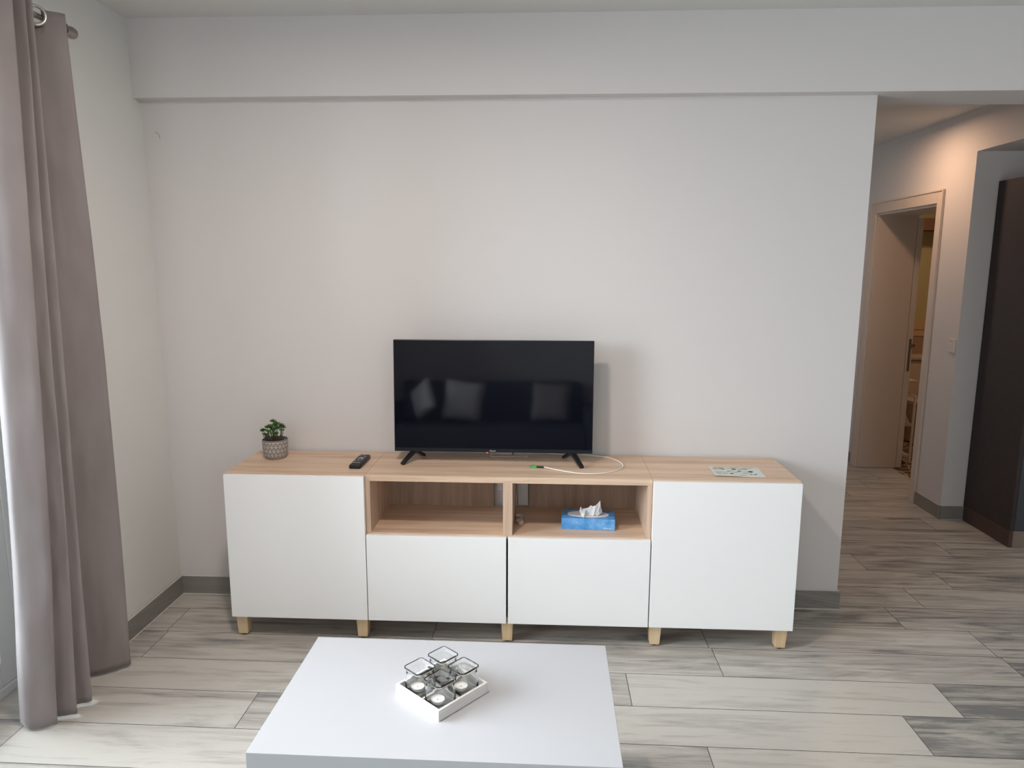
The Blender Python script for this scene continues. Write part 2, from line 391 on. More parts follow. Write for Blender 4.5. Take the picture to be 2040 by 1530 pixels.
# hall: wall x=XH with the bathroom opening, recess for the dark cabinet
DY0, DY1, DZ = 2.07, 2.93, 2.03
bm = bmesh.new()
box(bm, XH, XH+.32, 1.70, DY0, 0, ZH+.1)            # near pier
box(bm, XH, XH+.32, DY1, 4.2, 0, ZH+.1)             # beyond the door
box(bm, XH, XH+.32, DY0, DY1, DZ, ZH+.1)            # above the door
struct('wall_hall', bm, 'wall', 'hall wall with the bathroom door opening')
bm = bmesh.new()
box(bm, XH, 4.6, .61, 1.70, 2.30, ZH+.1)            # header over the recess
struct('trim_header', bm, 'wall', 'header over the kitchen recess')
struct('wall_recess', bx(XH+.32, 5.1, 1.70, 1.80, 0, 2.5), 'wall', 'wall at the back of the kitchen recess')
struct('ceiling_hall', bx(XE-.9, XH, .61, 4.2, ZH, ZH+.1), 'ceil', 'hall ceiling')
struct('wall_hall_end', bx(XE-.9, XH+.32, 4.2, 4.3, 0, ZH+.1), 'wall', 'far end of the hall')
bm = bmesh.new(); box(bm, XE-1.0, XE-.9, .61, 2.7, 0, ZH+.1); box(bm, XE-1.0, XE-.9, 3.5, 4.2, 0, ZH+.1)
box(bm, XE-1.0, XE-.9, 2.7, 3.5, 0, 1.0); box(bm, XE-1.0, XE-.9, 2.7, 3.5, 2.1, ZH+.1)
struct('wall_hall_side', bm, 'wall', 'left side of the hall, with a small added window')
bm = bmesh.new()
box(bm, XE-.98, XE-.93, 2.7, 2.75, 1.0, 2.1, .003); box(bm, XE-.98, XE-.93, 3.45, 3.5, 1.0, 2.1, .003)
box(bm, XE-.98, XE-.93, 2.75, 3.45, 1.0, 1.05, .003); box(bm, XE-.98, XE-.93, 2.75, 3.45, 2.05, 2.1, .003)
w4 = struct('window_4_added', bm, 'pvc', 'small white hall window added to let in daylight')
obj('pane', bx(XE-.958, XE-.953, 2.75, 3.45, 1.05, 2.05), 'pane', w4)  # unseen opening added so sky light reaches the hall wall

# skirting: grey wood-look tile with pale caulk lines
def skirt(name, p, q, nrm, label, t=.011, h=.092):
    p, q, nrm = Vector(p), Vector(q), Vector(nrm)
    b_ = bmesh.new(); la = b_.loops.layers.float_color.new('plank')
    pts = [p, q, q+nrm*t, p+nrm*t]
    hexa(b_, [tuple(v) for v in pts]+[tuple(v+Vector((0, 0, h))) for v in pts])
    for f in b_.faces:
        for l in f.loops: l[la] = (.34, random.random(), 0, 1)
    o = struct(name, b_, 'skirt', label)
    b_ = bmesh.new()
    d = (q-p).normalized()
    tube(b_, [p+nrm*t+d*.002+Vector((0, 0, .001)), q+nrm*t-d*.002+Vector((0, 0, .001))], .0022, 6)
    tube(b_, [p+nrm*t*.5+d*.002+Vector((0, 0, h)), q+nrm*t*.5-d*.002+Vector((0, 0, h))], .0028, 6)
    obj('caulk_line', b_, 'caulk', o, label='thin pale caulk line')
    return o
bm = bmesh.new()
for a in ((-1.5, -1.45, 1.55, 2.40), (-.25, -.2, 1.55, 2.40)): box(bm, a[0], a[1], YR-.08, YR-.02, a[2], a[3], .003)
box(bm, -1.45, -.25, YR-.08, YR-.02, 1.55, 1.60, .003); box(bm, -1.45, -.25, YR-.08, YR-.02, 2.35, 2.40, .003)
w3 = struct('window_3_added', bm, 'pvc', 'high white window added behind the sofa for daylight fill')
obj('pane', bx(-1.45, -.25, YR-.055, YR-.050, 1.60, 2.35), 'pane', w3)  # unseen high window added for cool fill on the left side
skirt('baseboard_back', (-1.632, YW, 0), (XE+.011, YW, 0), (0, -1, 0), 'grey tile skirting under the television wall')
skirt('baseboard_back_end', (XE, YW, 0), (XE, YW+.19, 0), (1, 0, 0), 'grey tile skirting round the end of the television wall')
skirt('baseboard_left', (lx(0), -.32, 0), (lx(0), YW, 0), (1, 0, 0), 'grey tile skirting along the left wall')
skirt('baseboard_hall', (XH, 1.70, 0), (XH, 1.996, 0), (-1, 0, 0), 'grey tile skirting beside the bathroom door')
skirt('baseboard_hall_far', (XH, 3.02, 0), (XH, 4.2, 0), (-1, 0, 0), 'grey tile skirting beyond the bathroom door')
skirt('baseboard_recess', (XH, 1.70, 0), (2.862, 1.70, 0), (0, -1, 0), 'grey tile skirting beside the dark cabinet')

# bathroom door: casing, lining, leaf swung inwards
bm = bmesh.new()
XC = XH-.014
for a in ((DY0-.07, DY0, 0, DZ+.085), (DY1, DY1+.085, 0, DZ+.085), (DY0, DY1, DZ, DZ+.085)):
    box(bm, XC, XH-.0005, a[0], a[1], a[2], a[3], .004)
box(bm, XC-.006, XC, DY0-.072, DY0-.060, 0, DZ+.087, .002); box(bm, XC-.006, XC, DY1+.075, DY1+.087, 0, DZ+.087, .002)
box(bm, XC-.006, XC, DY0-.060, DY1+.075, DZ+.075, DZ+.087, .002)
dd = struct('door_1', bm, 'door', 'white bathroom door with casing, standing open')
bm = bmesh.new()
box(bm, XH, XH+.30, DY1-.016, DY1-.0005, .002, DZ, .001); box(bm, XH, XH+.30, DY0+.0005, DY0+.016, .002, DZ, .001)
box(bm, XH, XH+.30, DY0+.016, DY1-.016, DZ-.016, DZ-.0005, .001)
obj('lining', bm, 'door', dd)
leaf = obj('door_leaf', bx(3.024, 3.066, DY1-.02, DY1+.68, .006, 1.995, .002), 'door', dd)
bm = bmesh.new(); box(bm, 3.036, 3.056, DY1-.0225, DY1-.0195, .80, 1.06, .002); box(bm, 3.040, 3.052, DY1-.0235, DY1-.0225, .845, .865)
box(bm, 3.050, 3.068, DY1-.030, DY1-.0225, .985, 1.02, .002)
obj('lock_plate', bm, 'darksteel', leaf, label='dark steel lock face with latch')
bm = bmesh.new(); tube(bm, [(3.066, DY1+.05, 1.0), (3.115, DY1+.05, 1.0), (3.12, DY1+.06, 1.0), (3.12, DY1+.16, 1.0)], .009, 10)
obj('door_handle', bm, 'darksteel', leaf, smooth=True)

# bathroom room
bm = bmesh.new(); box(bm, 3.04, 5.0, 4.3, 4.4, 1.10, 2.5)
struct('wall_bathroom', bm, 'yellow', 'yellow-painted upper wall of the bathroom')
bm = bmesh.new(); box(bm, 3.04, 5.0, 4.28, 4.4, 0, .955); box(bm, 3.04, 5.0, 4.305, 4.4, .955, 1.10)
struct('wall_bathroom_tiled', bm, 'tile', 'beige tiled lower wall of the bathroom')
bm = bmesh.new(); box(bm, 3.04, 5.0, 4.275, 4.304, .96, 1.02, .002); box(bm, 3.04, 5.0, 4.27, 4.304, 1.024, 1.098, .002)
struct('trim_border_tile', bm, 'tileborder', 'cream border tiles along the bathroom wall')
struct('wall_bathroom_side', bx(5.0, 5.1, 1.8, 4.4, 0, 2.5), 'yellow', 'side wall of the bathroom')
struct('ceiling_bathroom', bx(3.04, 5.0, 1.8, 4.4, 2.45, 2.5), 'ceil', 'bathroom ceiling')
struct('trim_brown_beam', bx(3.04, 5.0, 4.05, 4.29, 1.965, 2.075, .003), 'brown', 'brown beam high on the bathroom wall')
# mosaic floor: grey voronoi pebbles
def mosaic():
    m = bpy.data.materials.new('pebble_mosaic'); m.use_nodes = True; nt = m.node_tree; b = nt.nodes['Principled BSDF']
    tc = nt.nodes.new('ShaderNodeTexCoord'); v = nt.nodes.new('ShaderNodeTexVoronoi'); v.feature = 'DISTANCE_TO_EDGE'; v.inputs['Scale'].default_value = 11
    nt.links.new(tc.outputs['Object'], v.inputs['Vector']); r = nt.nodes.new('ShaderNodeValToRGB')
    r.color_ramp.elements[0].position = .03; r.color_ramp.elements[0].color = (.6, .42, .3, 1); r.color_ramp.elements[1].position = .09; r.color_ramp.elements[1].color = (.09, .055, .04, 1)
    nt.links.new(v.outputs['Distance'], r.inputs[0]); nt.links.new(r.outputs[0], b.inputs['Base Color']); return m
M['mosaic'] = mosaic()
bm = bmesh.new(); box(bm, XH+.27, 5.0, 1.8, 4.28, -.04, .0012)
struct('floor_bathroom', bm, 'mosaic', 'dark pebble mosaic bathroom floor with pale joints')

# ============================================================ MEDIA UNIT
YB = .395
def leg(parent, x, y):
    b_ = bmesh.new(); t, b0 = .026, .021
    hexa(b_, [(x-b0, y-b0, .008), (x+b0, y-b0, .008), (x+b0, y+b0, .008), (x-b0, y+b0, .008), (x-t, y-t, .0995), (x+t, y-t, .0995), (x+t, y+t, .0995), (x-t, y+t, .0995)])
    bmesh.ops.bevel(b_, geom=b_.edges[:], offset=.002, segments=2, affect='EDGES')
    l = obj('leg', b_, 'birch', parent)
    b_ = bmesh.new(); lathe(b_, [(.012, .0003), (.012, .0085)], (x, y, 0), 16, capt=True); obj('foot_pad', b_, 'foot', l)
def cabinet(x0, x1, label, legs):
    t = thing('storage_cabinet', label, 'cabinet', ((x0+x1)/2, .2, 0), group='white-fronted cabinets of the media unit'); t['_abs'] = 1
    b_ = bmesh.new()
    box(b_, x0, x1, .021, YB, .724, .742, .0006); box(b_, x0, x0+.018, .021, YB, .10, .724); box(b_, x1-.018, x1, .021, YB, .10, .724)
    box(b_, x0+.018, x1-.018, .021, YB, .10, .118); box(b_, x0+.018, x1-.018, YB-.008, YB, .118, .724)
    obj('body', b_, 'oak', t)
    obj('door', bx(x0+.001, x1-.001, 0, .0185, .099, .7385, .0015), 'white', t, label='flat white door without handle')
    for x in legs:
        leg(t, x, .045); leg(t, x, .35)
    return t
cabinet(-1.200, -.6005, 'white-door cabinet at the left end of the media unit, plant and remote on top', (-1.165, -.597-.035))
cabinet(.6005, 1.202, 'white-door cabinet at the right end of the media unit, leaflet on top', (.632, 1.162))
bench = thing('tv_bench', 'oak-look middle bench with two open compartments over two white drawers', 'tv bench', (0, .2, 0)); bench['_abs'] = 1
obj('top_panel', bx(-.5995, .5995, .019, YB, .716, .742, .0008), 'oak', bench)
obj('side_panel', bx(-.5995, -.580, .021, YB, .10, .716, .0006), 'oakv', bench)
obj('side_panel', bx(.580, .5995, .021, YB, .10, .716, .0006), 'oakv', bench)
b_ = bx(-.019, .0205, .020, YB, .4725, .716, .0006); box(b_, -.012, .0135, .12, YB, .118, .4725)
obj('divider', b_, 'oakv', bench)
obj('shelf', bx(-.580, -.0195, .0205, YB, .472, .489, .0006), 'oak', bench)
obj('shelf', bx(.021, .580, .0205, YB, .472, .489, .0006), 'oak', bench)
obj('bottom_panel', bx(-.580, .580, .0205, YB, .10, .118, .0006), 'oak', bench)
obj('back_panel', bx(-.580, -.084, YB-.008, YB, .489, .716), 'oakshade', bench)
obj('back_panel', bx(.082, .580, YB-.008, YB, .489, .716), 'oakshade', bench)
for x0, x1 in ((-.598, -.0045), (.0035, .597)):
    dw = obj('drawer', bx(x0, x1, 0, .0185, .099, .4845, .0015), 'white', bench, label='flat white drawer front')
for x in (-.0005,): leg(bench, x, .045); leg(bench, x, .35)

# wall socket seen through the gap of the left compartment
so = thing('wall_socket', 'white wall socket behind the gap of the left compartment', 'socket', (-.028, YW, .60)); so['_abs'] = 1
obj('face_plate', bx(-.070, .015, YW-.009, YW, .558, .695, .003), 'socket', so)
bm = bmesh.new()
for x in (-.056, -.042): lathe(bm, [(.0026, -.0012), (.0026, 0)], (x, YW-.009, .632), 10, 'Y', capt=True)
obj('pin_hole', bm, 'foot', so)
bm = bmesh.new(); box(bm, .030, .078, YB+.001, YW-.0015, .492, .712, .002)  # pale plate added where lighter wall shows through the gap
pl = obj('pale_plate', bm, 'socket'); tag(pl, 'pale vertical plate added where the wall shows lighter behind the gap of the right compartment', 'plate')
bm = bmesh.new(); tube(bm, [(.024, .402, .712), (.0245, .398, .64), (.027, .398, .58), (.023, .4, .52), (.023, .4, .492)], .0022, 8)
tag(obj('thin_cord', bm, 'white_cable', smooth=True), 'thin white cord hanging beside the pale plate in the compartment', 'cord')

# ============================================================ TELEVISION
TY, TZ0, TZ1, TX0, TX1 = .236, .790, 1.2895, -.5185, .3645
tv = thing('television', 'black flat-screen television on two splayed feet on the oak bench', 'television', ((TX0+TX1)/2, TY, TZ0)); 
cx = (TX0+TX1)/2; W2 = (TX1-TX0)/2; H = TZ1-TZ0
tilt = Matrix.Rotation(math.radians(-2.6), 4, 'X')
def tvp(name, b_, m, smooth=False, label=None, par=None):
    bmesh.ops.transform(b_, matrix=tilt, verts=b_.verts[:])
    return obj(name, b_, m, par or tv, smooth, label)
tvp('frame', bx(-W2, W2, 0, .022, 0, H, .002), 'bezel')
tvp('housing', bx(-W2*.72, W2*.72, .0225, .062, .015, H*.62, .012), 'black')
tvp('screen', bx(-W2+.004, W2-.004, -.0012, -.0002, .017, H-.004), 'screen')
def text_mesh(s, size, font_shear=0):
    cu = bpy.data.curves.new('txt', 'FONT'); cu.body = s; cu.size = size; cu.extrude = size*.02; cu.align_x = 'CENTER'; cu.align_y = 'CENTER'; cu.shear = font_shear
    o = bpy.data.objects.new('txt', cu); C.objects.link(o)
    bpy.context.view_layer.update()
    me = bpy.data.meshes.new_from_object(o.evaluated_get(bpy.context.evaluated_depsgraph_get()))
    bpy.data.objects.remove(o); b_ = bmesh.new(); b_.from_mesh(me); bpy.data.meshes.remove(me)
    bmesh.ops.transform(b_, matrix=Matrix.Rotation(PI/2, 4, 'X'), verts=b_.verts[:])
    return b_
b_ = text_mesh('Hisense', .0088); shift(b_, Vector((-.096-cx+.018, -.0008, .0072))); tvp('logo', b_, 'logo', label='small silver maker lettering')
b_ = bmesh.new(); box(b_, -.105-cx, -.100-cx, -.001, .004, -.0035, -.0005); tvp('standby_light', b_, 'led', label='tiny red standby light')
b_ = bmesh.new(); box(b_, .0095-cx, .0165-cx, 0, .012, -.009, .0005, .0006); tvp('sensor', b_, 'black')
b_ = bmesh.new(); 
box(b_, -.088-cx, .078-cx, .030, .0315, -.026, -.0245); box(b_, -.088-cx, .078-cx, .030, .0315, -.0135, -.012)
box(b_, -.088-cx, -.086-cx, .030, .0315, -.0245, -.0135); box(b_, .076-cx, .078-cx, .030, .0315, -.0245, -.0135)
box(b_, .062-cx, .064-cx, .030, .0315, -.0135, .015); box(b_, -.066-cx, -.064-cx, .030, .0315, -.0135, .015)
tvp('label_holder', b_, 'clear', label='thin clear plastic bracket')
def tvleg(apex, front, back):
    b_ = bmesh.new()
    def bar(p, q, w0, w1, t=.011):
        p, q = Vector(p), Vector(q); d = (q-p).normalized(); side = Vector((0, 0, 1)).cross(d)
        if side.length < .1: side = Vector((1, 0, 0))
        side.normalize(); nn = d.cross(side)
        pts = []
        for c, w in ((p, w0), (q, w1)):
            pts += [c-side*w/2-nn*t/2, c+side*w/2-nn*t/2, c+side*w/2+nn*t/2, c-side*w/2+nn*t/2]
        hexa(b_, [tuple(v) for v in pts])
    a = Vector(apex); ax = Vector((a.x, a.y, a.z))
    bar(ax, front, .026, .017); bar(ax, back, .026, .017)
    box(b_, a.x-.018, a.x+.018, a.y-.012, a.y+.014, a.z-.006, a.z+.004, .002)
    for v in b_.verts:
        v.co.z = max(v.co.z, .7425)
    bmesh.ops.translate(b_, verts=b_.verts[:], vec=-Vector(tv.location))
    obj('leg', b_, 'black', tv)
tvleg((-.430, .252, .792), (-.474, .178, .746), (-.404, .335, .746))
tvleg((.276, .252, .792), (.316, .166, .746), (.241, .335, .746))

# ============================================================ PLANT
PX, PY = -1.076, .272; ZT = .742
def pot_mat():
    m = bpy.data.materials.new('patterned_concrete'); m.use_nodes = True; nt = m.node_tree; b = nt.nodes['Principled BSDF']; L = nt.links; N = nt.nodes.new
    uv = N('ShaderNodeUVMap'); sp_ = N('ShaderNodeSeparateXYZ'); L.new(uv.outputs[0], sp_.inputs[0])
    def math_(op, a, b_=None, c=None):
        n = N('ShaderNodeMath'); n.operation = op
        for i, v in enumerate((a, b_, c)):
            if v is None: continue
            if isinstance(v, (int, float)): n.inputs[i].default_value = v
            else: L.new(v, n.inputs[i])
        return n.outputs[0]
    U = math_('MULTIPLY', sp_.outputs[0], 19.0); V = math_('MULTIPLY', sp_.outputs[1], 50.0)
    def fam(a, b_, off=0):
        s = math_('ADD', math_('MULTIPLY', U, a), math_('MULTIPLY_ADD', V, b_, off)); f = math_('FRACT', s)
        return math_('ABSOLUTE', math_('SUBTRACT', f, .5))
    d = math_('MAXIMUM', math_('MAXIMUM', fam(0, 1), fam(1, .5)), fam(1, -.5))
    d2 = math_('MAXIMUM', math_('MAXIMUM', fam(2, 0, .5), fam(1, 1.5, .5)), fam(1, -1.5, .5))
    l1 = math_('GREATER_THAN', d, .44); l2 = math_('GREATER_THAN', d2, .455)
    ln = math_('MAXIMUM', l1, math_('MULTIPLY', l2, .75))
    low = math_('LESS_THAN', sp_.outputs[1], .082); ln = math_('MULTIPLY', ln, low)
    n = N('ShaderNodeTexNoise'); n.inputs['Scale'].default_value = 90; tc = N('ShaderNodeTexCoord'); L.new(tc.outputs['Object'], n.inputs['Vector'])
    base = N('ShaderNodeMix'); base.data_type = 'RGBA'; base.inputs[6].default_value = (.16, .14, .128, 1); base.inputs[7].default_value = (.25, .225, .205, 1); L.new(n.outputs['Fac'], base.inputs[0])
    mx = N('ShaderNodeMix'); mx.data_type = 'RGBA'; L.new(ln, mx.inputs[0]); L.new(base.outputs[2], mx.inputs[6]); mx.inputs[7].default_value = (.54, .495, .45, 1)
    L.new(mx.outputs[2], b.inputs['Base Color']); b.inputs['Roughness'].default_value = .85
    bp = N('ShaderNodeBump'); bp.inputs['Strength'].default_value = .6; bp.inputs['Distance'].default_value = .001; L.new(ln, bp.inputs['Height']); L.new(bp.outputs[0], b.inputs['Normal'])
    return m
M['pot'] = pot_mat()
plant = thing('potted_plant', 'small green artificial succulent in a grey geometric-patterned pot on the cabinet', 'potted plant', (PX, PY, ZT))
bm = bmesh.new()
prof = [(.034, .0003), (.043, .002), (.049, .010), (.0535, .030), (.0555, .055), (.0565, .078), (.0562, .086), (.054, .0885), (.0515, .086), (.051, .066)]
lathe(bm, prof, (0, 0, 0), 56, uv=True, capb=True)
obj('pot', bm, 'pot', plant, smooth=True, label='round concrete pot with pale raised triangle pattern')
bm = bmesh.new(); n = 24; rings = []
for i, r in enumerate((.0508, .038, .024, .01)):
    rings.append([bm.verts.new((r*math.cos(2*PI*k/n), r*math.sin(2*PI*k/n), .068+.006*i/3+random.uniform(-.001, .0015))) for k in range(n)])
for i in range(3):
    for k in range(n): bm.faces.new((rings[i][k], rings[i][(k+1) % n], rings[i+1][(k+1) % n], rings[i+1][k]))
bm.faces.new(rings[-1]); obj('soil', bm, 'soil', plant)
# heads: (dx, dy, height above cabinet, radius, light)
heads = [(-.004, 0, .168, .013, 0), (.008, .01, .155, .014, 1), (.030, .004, .150, .012, 0), (.042, -.004, .142, .010, 0), (-.016, -.006, .148, .013, 0), (-.033, 0, .140, .012, 0),
         (-.047, -.008, .130, .012, 0), (-.056, -.004, .125, .009, 0), (.038, -.012, .131, .010, 1), (.018, -.014, .140, .013, 0), (.002, -.022, .134, .013, 0), (-.018, -.026, .128, .012, 1),
         (.016, -.030, .119, .012, 0), (-.034, -.026, .114, .011, 0), (-.020, -.036, .106, .010, 0), (-.006, .02, .145, .013, 0), (-.028, .02, .135, .012, 0), (.024, .024, .137, .012, 0), (-.006, -.012, .150, .012, 1), (-.001, -.036, .122, .009, 1)]
for hx, hy, hz, hr, lt in heads:
    b0 = Vector((hx*.42, hy*.42-.004, .070)); tp = Vector((hx, hy, hz))
    mid = Vector((hx*.9, hy*.9, .070+(hz-.07)*.5))
    b_ = bmesh.new(); tube(b_, [b0, b0.lerp(mid, .6), mid, mid.lerp(tp, .6), tp], .0016, 6, taper=(1.2, .8))
    obj('stem', b_, 'stem', plant, smooth=True)
    b_ = bmesh.new()
    hr *= 1.28
    for j in range(15):
        a = j*2.399; el = .15+.95*((j*7) % 15)/15
        d = Vector((math.cos(a)*math.cos(el), math.sin(a)*math.cos(el), math.sin(el)*.62))
        s = d.cross(Vector((0, 0, 1))).normalized(); nn = d.cross(s)
        L_ = hr*random.uniform(.9, 1.25); w_ = hr*.36
        p0 = tp+Vector((0, 0, -.002)); v = [b_.verts.new(p0), b_.verts.new(p0+d*L_*.5+s*w_+nn*.001), b_.verts.new(p0+d*L_*.95+s*w_*.7), b_.verts.new(p0+d*L_*1.1), b_.verts.new(p0+d*L_*.95-s*w_*.7), b_.verts.new(p0+d*L_*.5-s*w_+nn*.001)]
        vb = [b_.verts.new(q.co-nn*.0009) for q in v]
        b_.faces.new(v); b_.faces.new(vb[::-1])
        for q in range(6): b_.faces.new((v[q], v[(q+1) % 6], vb[(q+1) % 6], vb[q]))
    obj('leaf_cluster', b_, 'leaf2' if lt else 'leaf', plant)

# ============================================================ REMOTE
rm_ = thing('remote_control', 'black remote control lying on the left cabinet top', 'remote control', (-.664, .186, .7421), -.03); rm_.scale = (1.06, .76, 1)
b_ = bmesh.new(); box(b_, -.0235, .0235, -.108, .112, 0, .021, .0065, seg=3)
for v in b_.verts:
    if v.co.y < -.085: v.co.z *= .85
body = obj('body', b_, 'black', rm_, smooth=True)
M['btn'] = mat('grey_button', (.10, .10, .115), .5); M['btn2'] = mat('pale_button', (.38, .36, .37), .4)
for r_ in range(11):
    for c_ in range(3):
        y = .098-r_*.0145
        if r_ in (5,): continue
        b_ = bmesh.new(); box(b_, -.0155+c_*.0125-.0035, -.0155+c_*.0125+.0055, y-.004, y+.004, .0208, .0225, .0008)
        obj('button', b_, 'btn2' if (r_+c_) % 4 == 1 else 'btn', body)
b_ = bmesh.new(); lathe(b_, [(.0125, .0205), (.0125, .0218), (.006, .0222)], (0, .0255, 0), 24, capt=True); obj('navigation_ring', b_, 'btn2', body, smooth=True)
b_ = bmesh.new(); box(b_, -.016, .016, -.074, -.066, .0208, .0219, .0008); obj('shiny_strip', b_, 'btn2', body)

# ============================================================ CABLE with green connector
cb = thing('data_cable', 'white cable with a green plug curling across the bench in front of the television', 'cable', (.10, .166, .742)); cb['_abs'] = 1
def cr(pts, n=10):
    out = []; P_ = [Vector(p) for p in pts]; P_ = [P_[0]*2-P_[1]]+P_+[P_[-1]*2-P_[-2]]
    for i in range(1, len(P_)-2):
        for k in range(n):
            t = k/n; a, b_, c, d = P_[i-1:i+3]
            out.append(.5*((2*b_)+(-a+c)*t+(2*a-5*b_+4*c-d)*t*t+(-a+3*b_-3*c+d)*t**3))
    out.append(P_[-2]); return out
zc = .7445
b_ = bmesh.new(); tube(b_, cr([(.150, .163, .7475), (.20, .135, zc+.001), (.292, .090, zc), (.385, .090, zc), (.460, .135, zc), (.497, .205, zc), (.485, .29, zc), (.43, .357, zc), (.34, .383, zc), (.23, .385, zc+.002), (.13, .372, .765), (.07, .33, .83)]), .0022, 8)
obj('cord', b_, 'white_cable', cb, smooth=True)
b_ = bmesh.new(); tube(b_, [(.118, .168, .7475), (.150, .163, .7475)], .0042, 10); obj('boot', b_, 'black', cb, smooth=True, label='black strain relief')
b_ = bmesh.new(); box(b_, .094, .119, .1625, .1735, .7424, .7525, .001); box(b_, .090, .094, .165, .171, .7444, .7505)
pg = obj('plug', b_, 'green', cb, label='green plug')
b_ = bmesh.new(); box(b_, .088, .0905, .1665, .1695, .7454, .7495); box(b_, .101, .106, .1655, .1705, .7524, .7532); obj('ferrule', b_, 'foot', pg)

# ============================================================ LEAFLET
lf = thing('leaflet', 'pale printed leaflet with small green pictures on the right cabinet', 'leaflet', (.974, .149, .7422), -.05)
b_ = bmesh.new()
nx = 20
top = []
for i in range(nx+1):
    x = -.104+.208*i/nx; z = .0012+(.0035 if i < 8 else .0035*max(0, 1-(i-8)/3))*.7
    top.append([b_.verts.new((x, -.073, z+.0008)), b_.verts.new((x, .073, .0012)), b_.verts.new((x, -.073, z)), b_.verts.new((x, .073, .0003))])
for i in range(nx):
    a, c = top[i], top[i+1]
    b_.faces.new((a[0], c[0], c[1], a[1])); b_.faces.new((a[2], a[3], c[3], c[2])); b_.faces.new((a[0], a[2], c[2], c[0])); b_.faces.new((a[1], c[1], c[3], a[3]))
b_.faces.new((top[0][0], top[0][1], top[0][3], top[0][2])); b_.faces.new((top[-1][0], top[-1][2], top[-1][3], top[-1][1]))
ls = obj('sheet', b_, 'paper', lf)
M['printgreen'] = mat('print_green', (.16, .30, .14), .6); M['printdark'] = mat('print_dark_green', (.03, .06, .04), .6)
M['printgrey'] = mat('print_grey', (.33, .34, .36), .6); M['printred'] = mat('print_red', (.45, .22, .18), .6); M['printsage'] = mat('print_sage', (.36, .44, .33), .6)
def zz(x, y):
    i = (x+.104)/.208*nx; z = (.0012+(.0035 if i < 8 else .0035*max(0, 1-(i-8)/3))*.7+.0008); return z+(.0012-z)*(y+.073)/.146+.0003
def blob(b2, cx_, cy_, rx, ry, n=9):
    b2.faces.new([b2.verts.new((cx_+rx*math.cos(2*PI*k/n)*random.uniform(.75, 1.1), cy_+ry*math.sin(2*PI*k/n)*random.uniform(.75, 1.1), zz(cx_, cy_)+.0004)) for k in range(n)])
for key, lst in {'printsage': [(-.058, .044, .015, .011), (.042, .044, .016, .010), (-.035, .0, .012, .009)], 'printdark': [(-.006, .038, .011, .011), (.058, .004, .012, .011), (.070, -.036, .009, .006), (.052, -.036, .007, .005), (-.028, -.036, .010, .007)],
                 'printgreen': [(.010, .006, .010, .010), (-.052, .030, .010, .006)], 'printred': [(-.058, -.036, .006, .005), (-.048, -.036, .006, .005)]}.items():
    for a in lst:
        b_ = bmesh.new(); blob(b_, *a); obj('printed_picture', b_, key, ls)
for x0, x1, y in ((-.095, -.075, .05), (-.095, -.072, .03), (-.095, -.055, -.01), (-.085, -.045, .062), (-.035, -.018, .05), (-.03, -.012, .01), (-.02, .0, -.012), (.015, .035, .05), (.01, .03, .03), (.025, .045, .0), (.02, .045, -.02), (-.095, -.07, -.03), (-.09, -.07, -.05), (.0, .03, -.05), (-.02, .02, .064), (.04, .075, .062)):
    for dy in (0, -.006):
        b_ = bmesh.new(); z = zz(x0, y)+.0003; z2 = zz(x1, y)+.0003
        b_.faces.new([b_.verts.new(p) for p in ((x0, y+dy, z), (x1, y+dy, z2), (x1, y+dy+.0022, z2), (x0, y+dy+.0022, z))])
        obj('printed_text', b_, 'printgrey', ls)

# ============================================================ TISSUE BOX
def tissue_mat():
    m = bpy.data.materials.new('blue_tissue_box'); m.use_nodes = True; nt = m.node_tree; b = nt.nodes['Principled BSDF']; L = nt.links; N = nt.nodes.new
    tc = N('ShaderNodeTexCoord'); n = N('ShaderNodeTexNoise'); n.inputs['Scale'].default_value = 24; n.inputs['Detail'].default_value = 4; L.new(tc.outputs['Object'], n.inputs['Vector'])
    r = N('ShaderNodeValToRGB'); e = r.color_ramp.elements; e[0].position = .35; e[0].color = (.05, .26, .62, 1); e[1].position = .7; e[1].color = (.20, .46, .80, 1); L.new(n.outputs['Fac'], r.inputs[0])
    v = N('ShaderNodeTexVoronoi'); v.inputs['Scale'].default_value = 30; L.new(tc.outputs['Object'], v.inputs['Vector'])
    r2_ = N('ShaderNodeValToRGB'); e = r2_.color_ramp.elements; e[0].position = .14; e[0].color = (1, 1, 1, 1); e[1].position = .22; e[1].color = (0, 0, 0, 1); L.new(v.outputs['Distance'], r2_.inputs[0])
    mx = N('ShaderNodeMix'); mx.data_type = 'RGBA'; mm = N('ShaderNodeMath'); mm.operation = 'MULTIPLY'; mm.inputs[1].default_value = .25; L.new(r2_.outputs[0], mm.inputs[0])
    L.new(mm.outputs[0], mx.inputs[0]); L.new(r.outputs[0], mx.inputs[6]); mx.inputs[7].default_value = (.5, .68, .9, 1)
    L.new(mx.outputs[2], b.inputs['Base Color']); b.inputs['Roughness'].default_value = .4; return m
M['tbox'] = tissue_mat()
tb = thing('tissue_box', 'blue tissue box with a white tissue, standing in the right compartment', 'tissue box', (.346, .158, .4895), -.055)
hw, hd, hh = .1145, .058, .049
b_ = bmesh.new(); n = 40
box(b_, -hw, hw, -hd, hd, 0, hh, .0008)
obj('carton', b_, 'tbox', tb)
b_ = bmesh.new()
inner = [(.078*math.cos(2*PI*k/n), .030*math.sin(2*PI*k/n)) for k in range(n)]; outer = [(.090*math.cos(2*PI*k/n), .040*math.sin(2*PI*k/n)) for k in range(n)]
loft(b_, [[(x, y, hh+.0004) for x, y in outer], [(x*.99, y*.99, hh+.0016) for x, y in outer], [(x, y, hh+.0012) for x, y in inner], [(x*.9, y*.9, hh+.0006) for x, y in inner]])
obj('opening_rim', b_, 'tissue', tb, label='white oval opening')
